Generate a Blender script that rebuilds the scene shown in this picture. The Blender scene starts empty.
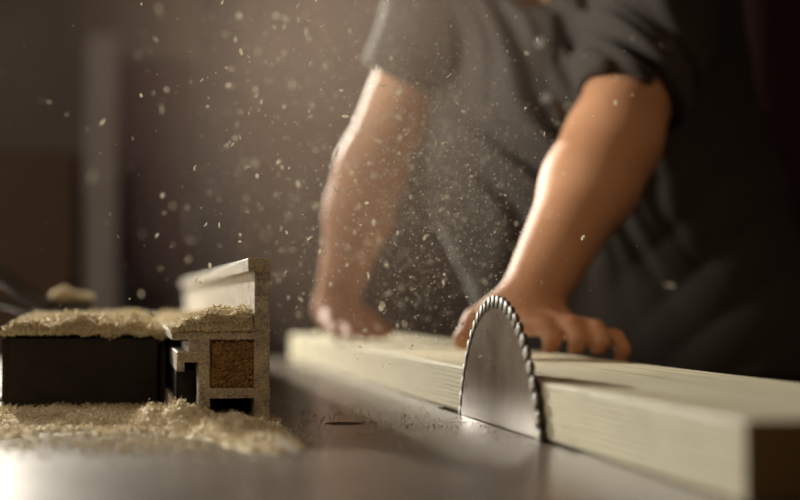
import bpy, bmesh, math, random
import numpy as np
from mathutils import Vector, noise as mnoise
from mathutils.bvhtree import BVHTree

random.seed(7)
rng = np.random.default_rng(11)
S = bpy.context.scene
COL = S.collection
ZT = 0.87            # top of the saw table
PI = math.pi

# ------------------------------------------------------------------ helpers
def tag(o, label=None, cat=None, group=None, kind=None):
    if label: o['label'] = label
    if cat: o['category'] = cat
    if group: o['group'] = group
    if kind: o['kind'] = kind
    return o

def empty(name, loc=(0, 0, 0)):
    o = bpy.data.objects.new(name, None)
    o.empty_display_size = .05
    o.location = loc
    COL.objects.link(o)
    return o

def link_mesh(name, me, mat=None, parent=None, smooth=False):
    o = bpy.data.objects.new(name, me)
    COL.objects.link(o)
    if mat: me.materials.append(mat)
    if parent:
        o.parent = parent
        o.matrix_parent_inverse = parent_matrix(parent).inverted()
    if smooth:
        me.polygons.foreach_set('use_smooth', [True] * len(me.polygons))
    return o

def parent_matrix(p):
    from mathutils import Matrix
    m = Matrix.Translation(p.location) @ p.rotation_euler.to_matrix().to_4x4()
    if p.parent: m = parent_matrix(p.parent) @ p.matrix_parent_inverse @ m
    return m

def from_arrays(name, verts, faces, mat=None, parent=None, smooth=False):
    """verts (n,3), faces (m,k) arrays with one k"""
    verts = np.asarray(verts, np.float32); faces = np.asarray(faces, np.int32)
    me = bpy.data.meshes.new(name)
    me.vertices.add(len(verts)); me.vertices.foreach_set('co', verts.ravel())
    m, k = faces.shape
    me.loops.add(m * k); me.loops.foreach_set('vertex_index', faces.ravel())
    me.polygons.add(m)
    me.polygons.foreach_set('loop_start', np.arange(0, m * k, k, dtype=np.int32))
    me.update(calc_edges=True); me.validate()
    return link_mesh(name, me, mat, parent, smooth)

def from_bm(name, bm, mat=None, parent=None, smooth=False):
    bmesh.ops.recalc_face_normals(bm, faces=bm.faces)
    me = bpy.data.meshes.new(name); bm.to_mesh(me); bm.free()
    return link_mesh(name, me, mat, parent, smooth)

def bm_box(lo, hi, bevel=0.0, seg=2, bm=None):
    own = bmesh.new()
    bmesh.ops.create_cube(own, size=1)
    for v in own.verts:
        v.co = Vector([lo[i] + (v.co[i] + .5) * (hi[i] - lo[i]) for i in range(3)])
    if bevel:
        bmesh.ops.bevel(own, geom=own.edges[:], offset=bevel, segments=seg, affect='EDGES', profile=.5)
    if bm is None: return own
    me = bpy.data.meshes.new('tmp'); own.to_mesh(me); own.free()
    bm.from_mesh(me); bpy.data.meshes.remove(me)
    return bm

def box(name, lo, hi, mat, parent=None, bevel=.002, seg=2, smooth=False):
    return from_bm(name, bm_box(lo, hi, bevel, seg), mat, parent, smooth)

def bm_cyl(a, b, ra, rb=None, seg=24, bm=None):
    a, b = Vector(a), Vector(b); rb = ra if rb is None else rb
    bm = bm or bmesh.new()
    d = (b - a).normalized()
    u = d.orthogonal().normalized(); v = d.cross(u)
    A = [bm.verts.new(a + (u * math.cos(t) + v * math.sin(t)) * ra) for t in [2 * PI * i / seg for i in range(seg)]]
    B = [bm.verts.new(b + (u * math.cos(t) + v * math.sin(t)) * rb) for t in [2 * PI * i / seg for i in range(seg)]]
    for i in range(seg):
        bm.faces.new((A[i], A[(i + 1) % seg], B[(i + 1) % seg], B[i]))
    bm.faces.new(A[::-1]); bm.faces.new(B)
    return bm

# ------------------------------------------------------------------ materials
def new_mat(name):
    m = bpy.data.materials.new(name); m.use_nodes = True
    nt = m.node_tree; b = nt.nodes['Principled BSDF']
    return m, nt, b

def N(nt, t, **kw):
    n = nt.nodes.new(t)
    for k, v in kw.items():
        if k in n.inputs: n.inputs[k].default_value = v
        else: setattr(n, k, v)
    return n

def ramp(nt, fac, stops):
    r = nt.nodes.new('ShaderNodeValToRGB')
    e = r.color_ramp.elements
    while len(e) < len(stops): e.new(.5)
    for el, (p, c) in zip(e, stops):
        el.position = p; el.color = (*c, 1)
    nt.links.new(fac, r.inputs[0]); return r

def simple(name, c1, c2=None, rough=.6, metal=0., scale=20., bump=.0, stretch=(1, 1, 1), detail=4, spec=.5, bump_scale=None, sheen=0., dist=.002):
    m, nt, b = new_mat(name)
    tc = N(nt, 'ShaderNodeTexCoord'); mp = N(nt, 'ShaderNodeMapping')
    mp.inputs['Scale'].default_value = stretch
    nt.links.new(tc.outputs['Object'], mp.inputs[0])
    no = N(nt, 'ShaderNodeTexNoise', Scale=scale, Detail=detail, Roughness=.6)
    nt.links.new(mp.outputs[0], no.inputs['Vector'])
    r = ramp(nt, no.outputs['Fac'], [(.3, c1), (.7, c2 or c1)])
    nt.links.new(r.outputs[0], b.inputs['Base Color'])
    b.inputs['Roughness'].default_value = rough
    b.inputs['Metallic'].default_value = metal
    b.inputs['Specular IOR Level'].default_value = spec
    if sheen:
        b.inputs['Sheen Weight'].default_value = sheen
    if bump:
        n2 = N(nt, 'ShaderNodeTexNoise', Scale=bump_scale or scale, Detail=3)
        nt.links.new(mp.outputs[0], n2.inputs['Vector'])
        bp = N(nt, 'ShaderNodeBump', Strength=bump, Distance=dist)
        nt.links.new(n2.outputs['Fac'], bp.inputs['Height'])
        nt.links.new(bp.outputs[0], b.inputs['Normal'])
    return m

def mat_wood():
    """pale planed softwood, grain along Y, growth lines on faces, ochre end grain"""
    m, nt, b = new_mat('planed_pine')
    tc = N(nt, 'ShaderNodeTexCoord'); mp = N(nt, 'ShaderNodeMapping')
    mp.inputs['Scale'].default_value = (1, .035, 1)
    nt.links.new(tc.outputs['Object'], mp.inputs[0])
    warp = N(nt, 'ShaderNodeTexNoise', Scale=9., Detail=2.)
    nt.links.new(mp.outputs[0], warp.inputs['Vector'])
    sc = N(nt, 'ShaderNodeVectorMath', operation='SCALE'); sc.inputs['Scale'].default_value = .045
    nt.links.new(warp.outputs['Color'], sc.inputs[0])
    ad = N(nt, 'ShaderNodeVectorMath', operation='ADD')
    nt.links.new(mp.outputs[0], ad.inputs[0]); nt.links.new(sc.outputs[0], ad.inputs[1])
    mp2 = N(nt, 'ShaderNodeMapping'); mp2.inputs['Location'].default_value = (-.31, 0, .06)
    nt.links.new(ad.outputs[0], mp2.inputs[0])
    wv = N(nt, 'ShaderNodeTexWave', wave_type='RINGS', rings_direction='Y', Scale=85., Distortion=2.6, Detail=3.)
    wv.inputs['Detail Scale'].default_value = 3.
    nt.links.new(mp2.outputs[0], wv.inputs['Vector'])
    fine = N(nt, 'ShaderNodeTexNoise', Scale=420., Detail=4.)
    nt.links.new(mp.outputs[0], fine.inputs['Vector'])
    mx = N(nt, 'ShaderNodeMath', operation='MULTIPLY_ADD'); mx.inputs[1].default_value = .55
    nt.links.new(wv.outputs['Fac'], mx.inputs[0])
    m3 = N(nt, 'ShaderNodeMath', operation='MULTIPLY'); m3.inputs[1].default_value = .45
    nt.links.new(fine.outputs['Fac'], m3.inputs[0]); nt.links.new(m3.outputs[0], mx.inputs[2])
    r = ramp(nt, mx.outputs[0], [(.12, (.40, .32, .16)), (.42, (.66, .60, .41)), (.7, (.66, .60, .42)), (.9, (.55, .47, .28))])
    # sawn end grain is darker and more ochre than the planed faces
    ge = N(nt, 'ShaderNodeNewGeometry'); sp = N(nt, 'ShaderNodeSeparateXYZ')
    nt.links.new(ge.outputs['True Normal'], sp.inputs[0])
    ab = N(nt, 'ShaderNodeMath', operation='ABSOLUTE'); nt.links.new(sp.outputs['Y'], ab.inputs[0])
    gt = N(nt, 'ShaderNodeMath', operation='GREATER_THAN'); gt.inputs[1].default_value = .8
    nt.links.new(ab.outputs[0], gt.inputs[0])
    mix = N(nt, 'ShaderNodeMix', data_type='RGBA'); nt.links.new(gt.outputs[0], mix.inputs[0])
    nt.links.new(r.outputs[0], mix.inputs[6])
    r2 = ramp(nt, wv.outputs['Fac'], [(.2, (.33, .20, .07)), (.8, (.42, .27, .10))])
    nt.links.new(r2.outputs[0], mix.inputs[7])
    nt.links.new(mix.outputs[2], b.inputs['Base Color'])
    b.inputs['Roughness'].default_value = .6
    bp = N(nt, 'ShaderNodeBump', Strength=.35, Distance=.001)
    nt.links.new(mx.outputs[0], bp.inputs['Height']); nt.links.new(bp.outputs[0], b.inputs['Normal'])
    return m

def mat_table():
    m, nt, b = new_mat('ground_cast_iron')
    tc = N(nt, 'ShaderNodeTexCoord')
    mp = N(nt, 'ShaderNodeMapping'); mp.inputs['Scale'].default_value = (1, .12, 1)
    nt.links.new(tc.outputs['Object'], mp.inputs[0])
    scr = N(nt, 'ShaderNodeTexNoise', Scale=220., Detail=5.)
    nt.links.new(mp.outputs[0], scr.inputs['Vector'])
    blot = N(nt, 'ShaderNodeTexNoise', Scale=7., Detail=5.)
    nt.links.new(tc.outputs['Object'], blot.inputs['Vector'])
    r = ramp(nt, blot.outputs['Fac'], [(.3, (.11, .09, .07)), (.7, (.17, .143, .115))])
    nt.links.new(r.outputs[0], b.inputs['Base Color'])
    b.inputs['Metallic'].default_value = .1
    b.inputs['Specular Tint'].default_value = (1., .86, .70, 1)
    rr = N(nt, 'ShaderNodeMapRange'); rr.inputs['To Min'].default_value = .21; rr.inputs['To Max'].default_value = .31; b.inputs['Specular IOR Level'].default_value = .23
    nt.links.new(blot.outputs['Fac'], rr.inputs[0]); nt.links.new(rr.outputs[0], b.inputs['Roughness'])
    bp = N(nt, 'ShaderNodeBump', Strength=.12, Distance=.0006)
    nt.links.new(scr.outputs['Fac'], bp.inputs['Height']); nt.links.new(bp.outputs[0], b.inputs['Normal'])
    return m

def mat_blade():
    m, nt, b = new_mat('brushed_blade_steel')
    tc = N(nt, 'ShaderNodeTexCoord')
    ln = N(nt, 'ShaderNodeVectorMath', operation='LENGTH'); nt.links.new(tc.outputs['Object'], ln.inputs[0])
    no = N(nt, 'ShaderNodeTexNoise', Scale=900., Detail=2., noise_dimensions='1D')
    nt.links.new(ln.outputs['Value'], no.inputs['W'])
    r = ramp(nt, no.outputs['Fac'], [(.3, (.25, .205, .165)), (.7, (.33, .28, .23))])
    bl = N(nt, 'ShaderNodeTexNoise', Scale=30., Detail=6.); nt.links.new(tc.outputs['Object'], bl.inputs['Vector'])
    r2 = ramp(nt, bl.outputs['Fac'], [(.35, (.75, .72, .68)), (.65, (1, 1, 1))])
    mix = N(nt, 'ShaderNodeMix', data_type='RGBA', blend_type='MULTIPLY'); mix.inputs[0].default_value = 1
    nt.links.new(r.outputs[0], mix.inputs[6]); nt.links.new(r2.outputs[0], mix.inputs[7])
    nt.links.new(mix.outputs[2], b.inputs['Base Color'])
    b.inputs['Metallic'].default_value = .2
    b.inputs['Specular IOR Level'].default_value = .35
    b.inputs['Roughness'].default_value = .34
    b.inputs['Anisotropic'].default_value = .9
    tg = N(nt, 'ShaderNodeTangent', direction_type='RADIAL', axis='X')
    nt.links.new(tg.outputs[0], b.inputs['Tangent'])
    bp = N(nt, 'ShaderNodeBump', Strength=.15, Distance=.0004)
    nt.links.new(no.outputs['Fac'], bp.inputs['Height']); nt.links.new(bp.outputs[0], b.inputs['Normal'])
    return m

def mat_fence():
    """dull aluminium caked with fine saw dust"""
    m, nt, b = new_mat('dusty_aluminium')
    tc = N(nt, 'ShaderNodeTexCoord')
    n1 = N(nt, 'ShaderNodeTexNoise', Scale=520., Detail=3., Roughness=.7); nt.links.new(tc.outputs['Object'], n1.inputs['Vector'])
    n2 = N(nt, 'ShaderNodeTexNoise', Scale=90., Detail=4.); nt.links.new(tc.outputs['Object'], n2.inputs['Vector'])
    ad = N(nt, 'ShaderNodeMath', operation='ADD'); nt.links.new(n1.outputs['Fac'], ad.inputs[0]); nt.links.new(n2.outputs['Fac'], ad.inputs[1])
    r = ramp(nt, ad.outputs[0], [(.78 / 2, (.22, .185, .14)), (.5, (.42, .365, .28)), (.62, (.68, .59, .43))])
    hf = N(nt, 'ShaderNodeMath', operation='MULTIPLY'); hf.inputs[1].default_value = .5
    nt.links.new(ad.outputs[0], hf.inputs[0]); nt.links.new(hf.outputs[0], r.inputs[0])
    nt.links.new(r.outputs[0], b.inputs['Base Color'])
    b.inputs['Metallic'].default_value = .1
    b.inputs['Roughness'].default_value = .6
    bp = N(nt, 'ShaderNodeBump', Strength=.6, Distance=.001)
    nt.links.new(n1.outputs['Fac'], bp.inputs['Height']); nt.links.new(bp.outputs[0], b.inputs['Normal'])
    return m

def mat_dust(name, a, c):
    m, nt, b = new_mat(name)
    ge = N(nt, 'ShaderNodeNewGeometry')
    r = ramp(nt, ge.outputs['Random Per Island'], [(0., a), (1., c)])
    nt.links.new(r.outputs[0], b.inputs['Base Color'])
    b.inputs['Roughness'].default_value = .8
    b.inputs['Subsurface Weight'].default_value = .0
    return m

M_wood = mat_wood(); M_table = mat_table(); M_blade = mat_blade(); M_fence = mat_fence()
M_dust = mat_dust('pale_sawdust', (.62, .48, .25), (.92, .84, .63))
M_dust_ochre = mat_dust('ochre_sawdust', (.42, .21, .05), (.70, .48, .20))
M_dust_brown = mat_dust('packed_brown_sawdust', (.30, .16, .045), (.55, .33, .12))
M_chip = mat_dust('fresh_wood_chip', (.88, .83, .71), (.95, .93, .86))
def thin(m, col, w):
    nt = m.node_tree; p = nt.nodes['Principled BSDF']; t = N(nt, 'ShaderNodeBsdfTranslucent'); t.inputs[0].default_value = (*col, 1)
    x = N(nt, 'ShaderNodeMixShader'); x.inputs[0].default_value = w
    nt.links.new(p.outputs[0], x.inputs[1]); nt.links.new(t.outputs[0], x.inputs[2]); nt.links.new(x.outputs[0], nt.nodes['Material Output'].inputs[0])
thin(M_chip, (.9, .85, .74), .5)
M_tooth = simple('tooth_steel', (.32, .28, .225), (.42, .365, .295), .6, .2, 60)
M_groove = simple('groove_brown', (.045, .030, .018), (.09, .06, .038), .7, 0, 80)  # dark brown for the tooth grooves and outer rim faces
M_black = simple('matte_black_plastic', (.018, .014, .011), (.032, .025, .020), .75, 0, 45, .25, spec=.25)
M_lever = simple('worn_black_steel', (.03, .026, .023), (.07, .062, .055), .38, .4, 30)
M_skin = simple('skin', (.47, .235, .125), (.55, .285, .155), .62, 0, 22, .12, bump_scale=160, spec=.28, dist=.001)
M_skin.node_tree.nodes['Principled BSDF'].inputs['Subsurface Weight'].default_value = .08
M_skin.node_tree.nodes['Principled BSDF'].inputs['Subsurface Radius'].default_value = (.012, .005, .003)
M_shirt = simple('charcoal_cotton', (.044, .038, .032), (.060, .052, .045), .85, 0, 900, .2, spec=.1, sheen=.06)
M_trouser = simple('black_denim', (.014, .013, .013), (.022, .02, .02), .9, 0, 600, .2, spec=.2)
M_leather = simple('dark_leather', (.03, .02, .015), (.05, .03, .02), .5)
M_hair = simple('dark_brown_hair', (.02, .012, .008), (.04, .025, .015), .6, 0, 200, .5, stretch=(1, 1, .2))
M_eye = simple('eye_white', (.75, .73, .70), None, .2)
M_iris = simple('brown_iris', (.04, .02, .01), None, .2)
M_button = simple('grey_button', (.22, .20, .18), (.3, .28, .25), .35)
M_cab = simple('dark_grey_machine_paint', (.05, .05, .05), (.07, .068, .065), .5)
M_plaster = simple('brown_grey_plaster', (.20, .15, .115), (.25, .19, .15), .9, 0, 3, .1)
M_floor = simple('concrete', (.12, .105, .09), (.17, .15, .13), .8, 0, 5, .1)
M_post = simple('pale_steel_paint', (.25, .195, .16), (.28, .22, .185), .6, 0, 6)
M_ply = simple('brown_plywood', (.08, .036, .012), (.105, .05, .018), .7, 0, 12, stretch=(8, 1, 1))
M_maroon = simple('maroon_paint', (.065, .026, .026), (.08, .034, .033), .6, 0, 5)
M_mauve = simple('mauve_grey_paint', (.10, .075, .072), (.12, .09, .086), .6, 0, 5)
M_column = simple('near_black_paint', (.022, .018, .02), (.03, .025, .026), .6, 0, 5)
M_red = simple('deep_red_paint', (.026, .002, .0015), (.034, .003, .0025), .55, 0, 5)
M_handle = simple('brushed_steel', (.4, .38, .36), None, .4, .9)

# ------------------------------------------------------------------ room
def structure(o): o['kind'] = 'structure'; return o
structure(box('floor', (-2.4, -1.6, -.1), (4.2, 6.6, 0), M_floor, bevel=0))
structure(box('ceiling', (-2.4, -1.6, 3.1), (4.2, 6.6, 3.2), M_plaster, bevel=0))
structure(box('wall_back', (-2.4, 6.5, 0), (4.2, 6.6, 3.1), M_plaster, bevel=0))
WY0, WY1, WZ0, WZ1 = 2.1, 3.5, 1.15, 2.35
bm = bm_box((-2.5, -1.6, 0), (-2.4, WY0, 3.1)); bm_box((-2.5, WY1, 0), (-2.4, 6.6, 3.1), bm=bm)
bm_box((-2.5, WY0, 0), (-2.4, WY1, WZ0), bm=bm); bm_box((-2.5, WY0, WZ1), (-2.4, WY1, 3.1), bm=bm)
structure(from_bm('wall_left', bm, M_plaster))
win = structure(empty('window_1', (-2.45, 2.8, WZ0)))
bm = bm_box((-2.48, WY0, WZ0), (-2.42, WY0 + .05, WZ1)); bm_box((-2.48, WY1 - .05, WZ0), (-2.42, WY1, WZ1), bm=bm)
bm_box((-2.48, WY0, WZ0), (-2.42, WY1, WZ0 + .05), bm=bm); bm_box((-2.48, WY0, WZ1 - .05), (-2.42, WY1, WZ1), bm=bm); bm_box((-2.48, 2.78, WZ0), (-2.42, 2.82, WZ1), bm=bm)
from_bm('window_frame', bm, M_cab, win)
m_, nt_, b_ = new_mat('daylit_pane'); b_.inputs['Base Color'].default_value = (.1, .1, .1, 1)
b_.inputs['Emission Color'].default_value = (1., .95, .86, 1); b_.inputs['Emission Strength'].default_value = 11.
box('window_pane', (-2.47, WY0 + .05, WZ0 + .05), (-2.46, WY1 - .05, WZ1 - .05), m_, win, bevel=0)
structure(box('wall_right', (4.2, -1.6, 0), (4.3, 6.6, 3.1), M_plaster, bevel=0))

# ------------------------------------------------------------------ saw table
def boolean_cut(o, cutters):
    for c in cutters:
        md = o.modifiers.new('cut', 'BOOLEAN'); md.operation = 'DIFFERENCE'; md.solver = 'EXACT'; md.object = c
    dg = bpy.context.evaluated_depsgraph_get(); dg.update()
    me = bpy.data.meshes.new_from_object(o.evaluated_get(dg))
    o.modifiers.clear(); old = o.data; o.data = me; bpy.data.meshes.remove(old)
    for c in cutters:
        d = c.data; bpy.data.objects.remove(c); bpy.data.meshes.remove(d)

saw = tag(empty('table_saw', (-.3, 1.5, 0)), 'grey cast iron saw table with round dark hole and blade slot, dusted with sawdust', 'table saw')
top = box('table_top', (-1.2, .25, ZT - .04), (.53, 2.72, ZT), M_table, saw, .003)
slot = box('c1', (.2960, .955, ZT - .1), (.3060, 1.40, ZT + .05), None, bevel=0)
hole = from_bm('c2', bm_cyl((.182, 1.227, ZT - .03), (.182, 1.227, ZT + .05), .0155, seg=40))
boolean_cut(top, [slot, hole])
box('cabinet', (-.85, .55, .06), (.45, 2.35, ZT - .0405), M_cab, saw, .01)
box('plinth', (-.82, .6, 0), (.42, 2.3, .06), M_column, saw, .004)

# ------------------------------------------------------------------ saw blade
BC = Vector((.3007, 1.184, .8363)); BR = .1390
blade = empty('saw_blade', BC)
tag(blade, 'round steel circular saw blade standing up through the slot against the board', 'saw blade')
def blade_plate():
    bm = bmesh.new(); n = 240; t = .0013
    rings = []
    for x in (-t, t):
        row = [[bm.verts.new(BC + Vector((x, r * math.cos(a), r * math.sin(a)))) for a in [2 * PI * i / n for i in range(n)]] for r in (.0127, .06, .1, BR - .0100)]
        rings.append(row)
        for q in range(3):
            for i in range(n):
                j = (i + 1) % n
                f = (row[q][i], row[q][j], row[q + 1][j], row[q + 1][i])
                bm.faces.new(f if x > 0 else f[::-1])
    for q in (0, 3):
        for i in range(n):
            j = (i + 1) % n
            bm.faces.new((rings[0][q][i], rings[0][q][j], rings[1][q][j], rings[1][q][i]))
    return bm
from_bm('plate', blade_plate(), M_blade, blade)
def blade_teeth():
    """a toothed ring: rounded carbide ridges, thicker than the plate, gullets between"""
    V, F = [], []
    n = 60; pitch = 2 * PI / n
    # (share of the pitch, rise of the rim, half thickness, dark groove?)
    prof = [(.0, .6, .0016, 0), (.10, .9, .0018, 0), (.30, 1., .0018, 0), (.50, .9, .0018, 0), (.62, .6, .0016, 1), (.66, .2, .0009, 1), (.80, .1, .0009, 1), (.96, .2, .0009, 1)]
    per = len(prof); MI = []
    for k in range(n):
        for (sh, h, w, g) in prof:
            ro = BR - .0022 + .0022 * h
            ri = BR - .0104
            for (r, x) in ((ri, -w), (ri, w), (ro, w * .9), (ro, -w * .9)):
                a = (k + sh + (.22 if r == ro else 0)) * pitch
                V.append(BC + Vector((x, r * math.cos(a), r * math.sin(a))))
    tot = n * per
    for i in range(tot):
        j = (i + 1) % tot
        for q in range(4):
            q2 = (q + 1) % 4
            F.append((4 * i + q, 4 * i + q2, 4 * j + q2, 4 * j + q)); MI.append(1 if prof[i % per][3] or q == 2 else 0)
    return V, F, MI
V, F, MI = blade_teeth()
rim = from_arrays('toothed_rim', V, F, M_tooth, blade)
rim.data.materials.append(M_groove); rim.data.polygons.foreach_set('material_index', MI)
from_bm('arbor', bm_cyl(BC + Vector((-.03, 0, 0)), BC + Vector((.05, 0, 0)), .0126), M_handle, blade)

# ------------------------------------------------------------------ board
bd = box('wooden_board', (.3046, .700, ZT + .0002), (.489, 2.72, ZT + .0412), M_wood, bevel=.0014, seg=2)
tag(bd, 'long pale planed pine board lying flat on the saw table against the blade', 'board')

# ------------------------------------------------------------------ rip fence (extruded aluminium profile)
FY0, FY1 = 1.259, 2.62
rects = [(.1110, .1239, .8704, 1.0068), (.1054, .1239, .9955, 1.0068), (.0424, .1239, .9386, .9466),
         (.0647, .0740, .8704, .9466), (.0740, .1239, .8897, .8981), (.1150, .1239, .8704, .95),
         (.0466, .0740, .9200, .9284), (.0466, .0531, .9123, .9284), (.0424, .0740, .8704, .8765), (.0424, .0466, .8704, .8895), (.0560, .0740, .9284, .9386)]
def profile_extrude(rects, y0, y1):
    xs = sorted({v for r in rects for v in r[:2]}); zs = sorted({v for r in rects for v in r[2:]})
    fill = {}
    for i in range(len(xs) - 1):
        for j in range(len(zs) - 1):
            cx, cz = (xs[i] + xs[i + 1]) / 2, (zs[j] + zs[j + 1]) / 2
            if any(a < cx < b and c < cz < d for a, b, c, d in rects): fill[i, j] = 1
    bm = bmesh.new(); vs = {}
    def v(i, j, y):
        if (i, j, y) not in vs: vs[i, j, y] = bm.verts.new((xs[i], y, zs[j]))
        return vs[i, j, y]
    for (i, j) in fill:
        for y in (y0, y1):
            bm.faces.new((v(i, j, y), v(i + 1, j, y), v(i + 1, j + 1, y), v(i, j + 1, y)))
        for (di, dj, a, b) in ((-1, 0, (0, 0), (0, 1)), (1, 0, (1, 0), (1, 1)), (0, -1, (0, 0), (1, 0)), (0, 1, (0, 1), (1, 1))):
            if (i + di, j + dj) not in fill:
                p, q = (i + a[0], j + a[1]), (i + b[0], j + b[1])
                bm.faces.new((v(*p, y0), v(*q, y0), v(*q, y1), v(*p, y1)))
    bmesh.ops.recalc_face_normals(bm, faces=bm.faces)
    bmesh.ops.dissolve_limit(bm, angle_limit=.02, verts=bm.verts[:], edges=bm.edges[:])
    es = [e for e in bm.edges if len(e.link_faces) == 2 and e.calc_face_angle(0) > 1]
    bmesh.ops.bevel(bm, geom=es, offset=.0005, segments=1, affect='EDGES')
    return bm
fence = from_bm('rip_fence', profile_extrude(rects, FY0, FY1), M_fence)
tag(fence, 'dusty extruded aluminium rip fence with open hollow cross-section, standing on the saw table', 'saw fence')

box('slot_shade_strip', (.0476, 1.30, .8768), (.0640, 2.6, .9118), M_black, fence, .001)  # added black strip so the open slot looks shaded inside

# ------------------------------------------------------------------ black block beside the fence
def rounded_block():
    bm = bm_box((-.1055, 1.408, ZT + .0003), (.0422, 1.86, ZT + .0715))
    ver = [e for e in bm.edges if abs(e.verts[0].co.z - e.verts[1].co.z) > .03]
    bmesh.ops.bevel(bm, geom=ver, offset=.008, segments=5, affect='EDGES')
    tops = [e for e in bm.edges if min(e.verts[0].co.z, e.verts[1].co.z) > ZT + .07]
    bmesh.ops.bevel(bm, geom=tops, offset=.005, segments=3, affect='EDGES')
    return bm
blk = from_bm('guide_block', rounded_block(), M_black)
tag(blk, 'matte black guide block with rounded corners beside the fence, heaped with sawdust on top', 'guide block')

# clamp with lever arms lying behind the block
clamp = tag(empty('lever_clamp', (-.09, 2.0, ZT)), 'dark clamp with raised lever arms behind the black block, a little sawdust on its body', 'clamp')
box('clamp_body', (-.090, 1.97, ZT + .0003), (-.034, 2.05, ZT + .103), M_lever, clamp, .004)
def bar(name, a, b, w, h, mat, parent):
    a, b = Vector(a), Vector(b); d = (b - a); L = d.length; d.normalize()
    side = d.cross(Vector((0, 0, 1))).normalized(); up = side.cross(d)
    bm = bm_box((0, -w / 2, -h / 2), (L, w / 2, h / 2), min(w, h) * .3)
    for v in bm.verts: v.co = a + d * v.co.x + side * v.co.y + up * v.co.z
    return from_bm(name, bm, mat, parent)
bar('lever', (-.088, 1.985, ZT + .090), (-.27, 1.94, ZT + .222), .022, .020, M_lever, clamp)
bar('lever', (-.088, 2.02, ZT + .080), (-.28, 1.97, ZT + .142), .018, .012, M_lever, clamp)

# ------------------------------------------------------------------ sawdust
def rot_mats(n):
    q = rng.normal(size=(n, 4)); q /= np.linalg.norm(q, axis=1, keepdims=True)
    w, x, y, z = q.T
    R = np.empty((n, 3, 3))
    R[:, 0] = np.stack([1 - 2 * (y * y + z * z), 2 * (x * y - z * w), 2 * (x * z + y * w)], 1)
    R[:, 1] = np.stack([2 * (x * y + z * w), 1 - 2 * (x * x + z * z), 2 * (y * z - x * w)], 1)
    R[:, 2] = np.stack([2 * (x * z - y * w), 2 * (y * z + x * w), 1 - 2 * (x * x + y * y)], 1)
    return R
OCT_V = np.array([(1, 0, .35), (-1, 0, .35), (0, 1, 0), (0, -1, 0), (.1, 0, 1), (-.1, 0, -.6)], float)
OCT_F = np.array([(0, 2, 4), (2, 1, 4), (1, 3, 4), (3, 0, 4), (2, 0, 5), (1, 2, 5), (3, 1, 5), (0, 3, 5)])
def flakes(P, L, aspect=.36, thick=.2):
    n = len(P)
    sc = np.stack([L / 2, L / 2 * aspect * rng.uniform(.6, 1.4, n), L / 2 * thick * rng.uniform(.6, 1.6, n)], 1)
    v = OCT_V[None] * (1 + rng.uniform(-.25, .25, (n, 6, 3)))
    v = v * sc[:, None, :]
    v = np.einsum('nij,nkj->nki', rot_mats(n), v) + P[:, None, :]
    f = OCT_F[None] + 6 * np.arange(n)[:, None, None]
    return v.reshape(-1, 3), f.reshape(-1, 3)

def nz(x, y, s, seed=0.): return mnoise.noise((x * s + seed, y * s - seed * .7, seed * 1.3))
def heap(name, hfun, x0, x1, y0, y1, step, n, Lr, mat, label, floorfun=None, rough=.003, cat='sawdust', front=None, strew=None):
    """a heap of sawdust: lumpy ground body covered with thousands of flakes; one object"""
    xs = np.arange(x0, x1 + step, step); ys = np.arange(y0, y1 + step, step)
    base = floorfun or (lambda x, y: ZT)
    Hh = np.array([[hfun(x, y) for y in ys] for x in xs])
    idx = {}; V = []; F = []
    for i, x in enumerate(xs):
        for j, y in enumerate(ys):
            h = Hh[i, j]
            z = base(x, y) + (h + rough * (nz(x, y, 350, 3.) + .7 * nz(x, y, 800, 5.)) if h > .0004 else -.0002)
            idx[i, j] = len(V); V.append((x, y, z))
    for i in range(len(xs) - 1):
        for j in range(len(ys) - 1):
            if max(Hh[i, j], Hh[i + 1, j], Hh[i, j + 1], Hh[i + 1, j + 1]) > .0004:
                a, b, c, d = idx[i, j], idx[i + 1, j], idx[i + 1, j + 1], idx[i, j + 1]
                F += [(a, b, c), (a, c, d)]
    P = []
    tries = 0
    while len(P) < n and tries < n * 12:
        tries += 1
        x = random.uniform(x0, x1); y = random.uniform(y0, y1); h = hfun(x, y)
        if h > 0 and random.random() < min(1, .12 + h / .004):
            P.append((x, y, base(x, y) + max(h, 0) + random.gauss(.0008, .0016 if h > .002 else .0003) + (.0006 if h < .002 else 0)))
    if front:                                   # the steep near edge, with some spilling over it
        nf, depth, over = front
        for _ in range(nf):
            x = random.uniform(x0 + .002, x1 - .002); y = y0 + random.uniform(0, depth); h = hfun(x, y + .004)
            sp_ = over * max(0, nz(x, 0, 55, 21.)) * 2
            P.append((x, y, base(x, y) + random.uniform(-sp_, max(h, .002)) + random.gauss(0, .0006)))
    if strew is not None: P += strew
    P = np.array(P)
    fv, ff = flakes(P, rng.gamma(3., (Lr[1] - Lr[0]) / 4, len(P)) + Lr[0])
    V = np.array(V); F = np.array(F)
    used = np.unique(F); remap = -np.ones(len(V), int); remap[used] = np.arange(len(used))
    V = V[used]; F = remap[F]
    o = from_arrays(name, np.vstack([V, fv]), np.vstack([F, ff + len(V)]), mat)
    return tag(o, label, cat, kind='stuff')

def sstep(a, b, x):
    t = min(1, max(0, (x - a) / (b - a))); return t * t * (3 - 2 * t)

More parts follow.
